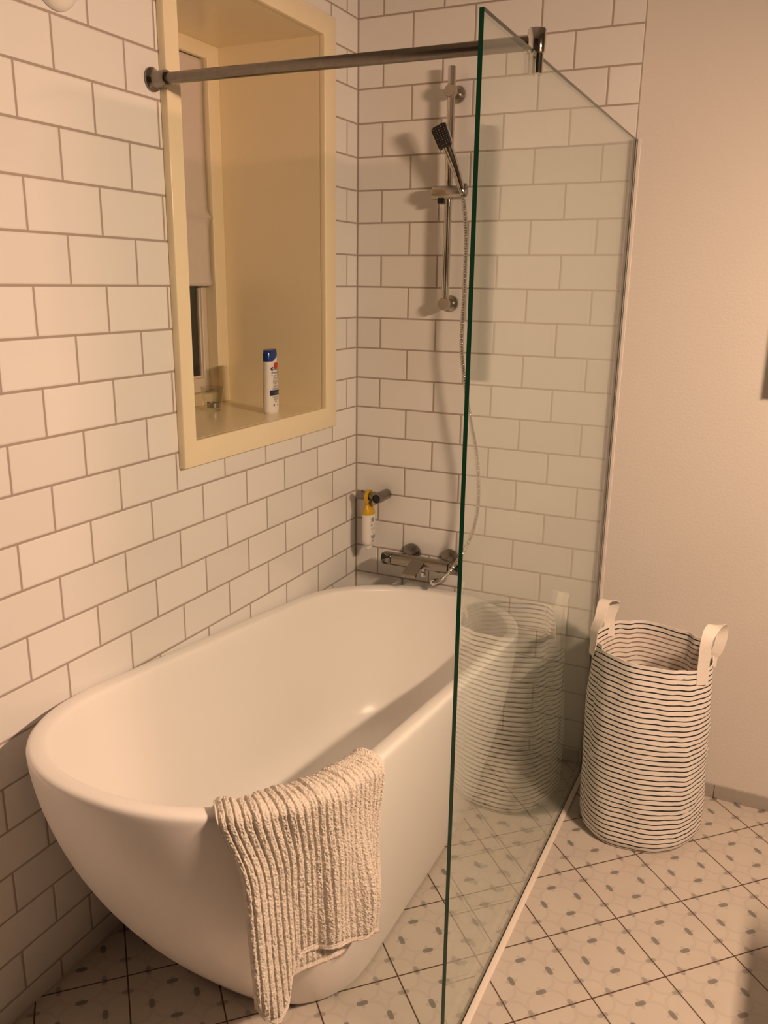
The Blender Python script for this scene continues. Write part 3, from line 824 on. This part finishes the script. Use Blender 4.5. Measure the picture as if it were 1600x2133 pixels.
# ------------------------------------------------------------------ laundry hamper
HC = Vector((1.110, -.236, 0)); HR0, HR1 = .180, .167
ham = thing('laundry_hamper', 'tall white fabric laundry hamper with thin black stripes on the tiled floor', 'laundry hamper', (HC.x, HC.y, 0))
def ham_r(a, t):
    r = HR0 + (HR1 - HR0) * t + .006 * math.sin(PI * t)
    r += .0035 * math.sin(3 * a + 1.2 + 1.5 * t) + .0028 * math.sin(5 * a + .4 - 3 * t) + .0016 * math.sin(9 * a + 5 * t)
    r += .003 * noise.noise(Vector((math.cos(a) * 2.2, math.sin(a) * 2.2, t * 4))) 
    for (a0, dep, ph) in ((-2.62, .015, 2.), (-.95, .007, 1.), (.9, .010, 0.), (2.2, .012, 3.)):      # soft vertical creases
        dlt = (a - a0 + PI) % (2 * PI) - PI
        r -= dep * math.exp(-(dlt / .12) ** 2) * (.25 + .75 * t)
    r += .0022 * noise.noise(Vector((math.cos(a) * 5, math.sin(a) * 5, t * 9 + 4))) + .0012 * noise.noise(Vector((math.cos(a) * 12, math.sin(a) * 12, t * 20)))
    return r
def ham_top(a): return .588 + .006 * math.cos(a - 2.6) + .004 * math.sin(3 * a + .4)
def ham_pt(a, t, inset=0.):
    r = ham_r(a, t) - inset
    if t < .06: r -= .012 * (1 - t / .06) ** 2
    return Vector((HC.x + r * math.cos(a), HC.y + r * math.sin(a) * 1.0, .002 + t * (ham_top(a) - .002)))
bm = bmesh.new(); uvl = bm.loops.layers.uv.new('UVMap')
NA, NT = 144, 60
def A(i): return 2 * PI * i / NA
Vo = quad_grid(bm, lambda i, j: ham_pt(A(i), j / NT), NA, NT + 1, 0, lambda i, j: (A(i) * .18, j / NT * .588), uvl, True)
Vi = quad_grid(bm, lambda i, j: ham_pt(A(i), j / NT, .0022 if j < NT else .0018), NA, NT + 1, 1, lambda i, j: (A(i) * .18, j / NT * .588), uvl, True)
for i in range(NA):
    f = bm.faces.new((Vo[NT][i], Vo[NT][(i + 1) % NA], Vi[NT][(i + 1) % NA], Vi[NT][i])); f.material_index = 0
    for l in f.loops: l[uvl].uv = (.1, .5845)
for V, k in ((Vo, 0), (Vi, 1)):
    f = bm.faces.new(V[0]); f.material_index = k
    for l in f.loops: l[uvl].uv = (l.vert.co.x, .02)
link('fabric_body', bm, [M['hamper_out'], M['hamper_in']], ham, 60)
def strap(name, pts, wdir, width=.030, th=.0022):
    P = spline(pts, 10); bm = bmesh.new(); rings = []
    wd = [Vector(w) for w in wdir]
    for i, p in enumerate(P):
        d = (P[min(i + 1, len(P) - 1)] - P[max(i - 1, 0)]).normalized()
        t = i / (len(P) - 1) * (len(wd) - 1); k = min(int(t), len(wd) - 2); w = wd[k].lerp(wd[k + 1], t - k)
        w = (w - d * w.dot(d)).normalized(); n = d.cross(w)
        rings.append([bm.verts.new(p + w * (a * width / 2) + n * (b * th / 2)) for a, b in ((-1, -1), (1, -1), (1, 1), (-1, 1))])
    for a, b in zip(rings[:-1], rings[1:]): bridge(bm, a, b)
    bm.faces.new(rings[0]); bm.faces.new(rings[-1])
    link(name, bm, M['strap'], ham, 50)
def rp(a, z, out=.004):
    t = min(1, z / .588); r = ham_r(a, t) + out
    return Vector((HC.x + r * math.cos(a), HC.y + r * math.sin(a), z))
def tang(a): return Vector((-math.sin(a), math.cos(a), 0))
aR1, aR2 = math.radians(-33), math.radians(0)
OUT = Vector((.014, .004, 0)); nr, fr_ = rp(aR1, .66, .004), rp(aR2, .66, .0) + OUT
strap('carry_handle', [rp(aR1, .535), rp(aR1, .575), rp(aR1, .62, .004), nr, nr.lerp(fr_, .12) + Vector((0, 0, .022)), nr.lerp(fr_, .45) + Vector((0, 0, .034)), nr.lerp(fr_, .8) + Vector((0, 0, .026)), fr_, rp(aR2, .625, .0) + OUT * .8, rp(aR2, .598, .0) + OUT * .3, rp(aR2, .582, -.004), rp(aR2, .550, -.007)],
      [(.84, .54, 0), (.86, .50, 0), (.86, .50, 0)], .034)
aL1, aL2 = math.radians(197), math.radians(155)
strap('carry_handle', [rp(aL1, .540), rp(aL1, .580), rp(aL1, .620, .004), rp(aL1, .655, .002) + Vector((.008, .01, 0)), rp((aL1 + aL2) / 2, .690, -.002) + Vector((.012, .0, 0)), rp(aL2, .670, -.004) + Vector((.006, 0, 0)), rp(aL2, .625, .000), rp(aL2, .590, -.002), rp(aL2, .560, -.006)],
      [(.55, -.80, 0), (.80, -.50, 0), (.90, .30, 0), (.70, .60, 0)], .033)
bm = bmesh.new(); ar = math.radians(2)
for k, (zz, sgn) in enumerate(((.555, 1),)):
    p = [rp(ar - .10, .568, -.007), rp(ar + .10, .568, -.007), rp(ar + .10, .518, -.010), rp(ar - .10, .518, -.010)]
    q = [v + Vector((-.001, 0, 0)) for v in p]
    va = [bm.verts.new(v) for v in p]; vb = [bm.verts.new(v) for v in q]
    bridge(bm, va, vb); bm.faces.new(va); bm.faces.new(vb)
link('care_label', bm, M['plastic_white'], ham)

# ------------------------------------------------------------------ small wall things
dm = thing('wall_vent_cap', 'round white plastic cap on the tiled wall at the upper left corner', 'vent cap', (0, -1.268, 2.150))
bm = bmesh.new(); lathe(bm, (.0005, -1.268, 2.150), (.1, -1.268, 2.150), [(0, .050), (.004, .051), (.012, .049), (.018, .044), (.021, .036), (.022, .02), (.022, 0)], 48); link('cap_disc', bm, M['dome'], dm, 60)
bm = bmesh.new(); lathe(bm, (.0212, -1.268, 2.150), (.1, -1.268, 2.150), [(0, .02), (.005, .0195), (.008, .016), (.009, 0)], 32); link('cap_centre', bm, M['dome'], dm, 60)

# white cabinet on the painted wall, cut off by the right edge of the frame
cb = thing('wall_cabinet', 'white wall cabinet with a rounded top cut off by the right edge', 'cabinet', (1.55, 0, 1.32))
bm = bmesh.new(); prof = [(-.0005, 1.325), (-.0005, 2.062)] + [(-.020 - .046 * math.sin(k / 10 * PI / 2), 2.038 + .026 * math.cos(k / 10 * PI / 2)) for k in range(11)] + [(-.066, 1.328), (-.063, 1.325)]
va = [bm.verts.new((1.346, y, z)) for y, z in prof]; vb = [bm.verts.new((1.76, y, z)) for y, z in prof]
bridge(bm, va, vb); bm.faces.new(va); bm.faces.new(vb); link('cabinet_body', bm, M['cabinet'], cb, 40)
bm = bmesh.new(); box(bm, 1.350, 1.756, -.0695, -.0665, 1.335, 2.025, .001, 1); door = link('cabinet_door', bm, M['cabinet'], cb)

# vanity along the right wall (outside the frame): its top edge shades the floor at the lower right
vn = thing('bathroom_vanity', 'grey vanity unit along the right wall just outside the frame', 'vanity', (2.07, -1.65, 0))
bm = bmesh.new(); box(bm, 1.80, 2.345, -2.40, -.92, .0, .815, .003, 2); link('vanity_body', bm, M['vanity'], vn)
bm = bmesh.new(); box(bm, 1.78, 2.348, -2.42, -.90, .816, .85, .004, 2); link('countertop', bm, M['vanity'], vn)

# ------------------------------------------------------------------ lamp on the right wall (behind the frame's right edge)
lp = thing('wall_lamp', 'warm hooded bar lamp on the right wall above the vanity outside the frame', 'lamp', (XR, -1.40, 2.05))
LC = Vector((XR - .10, -1.40, 2.05)); LN = Vector((-.62, 0, -.78)).normalized(); LT = Vector((LN.z, 0, -LN.x))
def lamp_box(w, l, d0, d1):
    bm = bmesh.new()
    v = [bm.verts.new(LC + LT * a * w / 2 + Vector((0, b * l / 2, 0)) + LN * d) for d in (d0, d1) for a, b in ((-1, -1), (1, -1), (1, 1), (-1, 1))]
    bridge(bm, v[:4], v[4:]); bm.faces.new(v[:4]); bm.faces.new(v[4:]); return bm
link('lamp_hood', lamp_box(.066, .356, -.030, -.0005), M['alu'], lp)
link('diffuser', lamp_box(.050, .340, -.0004, .0015), M['lamp'], lp)
for y in (-1.50, -1.30):
    bm = bmesh.new(); rod(bm, (XR - .0005, y, 2.066), (XR - .10, y, 2.066), .008, .001, 12); link('lamp_arm', bm, M['alu'], lp, 40)

# ------------------------------------------------------------------ world and colour management
w = bpy.data.worlds.new('night'); bpy.context.scene.world = w; w.use_nodes = True
bg = w.node_tree.nodes['Background']; bg.inputs[0].default_value = (.10, .075, .05, 1); bg.inputs[1].default_value = .12
sc = bpy.context.scene
sc.view_settings.view_transform = 'Standard'; sc.view_settings.look = 'None'; sc.view_settings.gamma = 1.; sc.view_settings.use_curve_mapping = False
sc.view_settings.exposure = 0.
sc.cycles.max_bounces = 12; sc.cycles.diffuse_bounces = 4; sc.cycles.glossy_bounces = 6; sc.cycles.transparent_max_bounces = 16
sc.cycles.caustics_reflective = False; sc.cycles.caustics_refractive = False
sc.cycles.sample_clamp_indirect = 4.
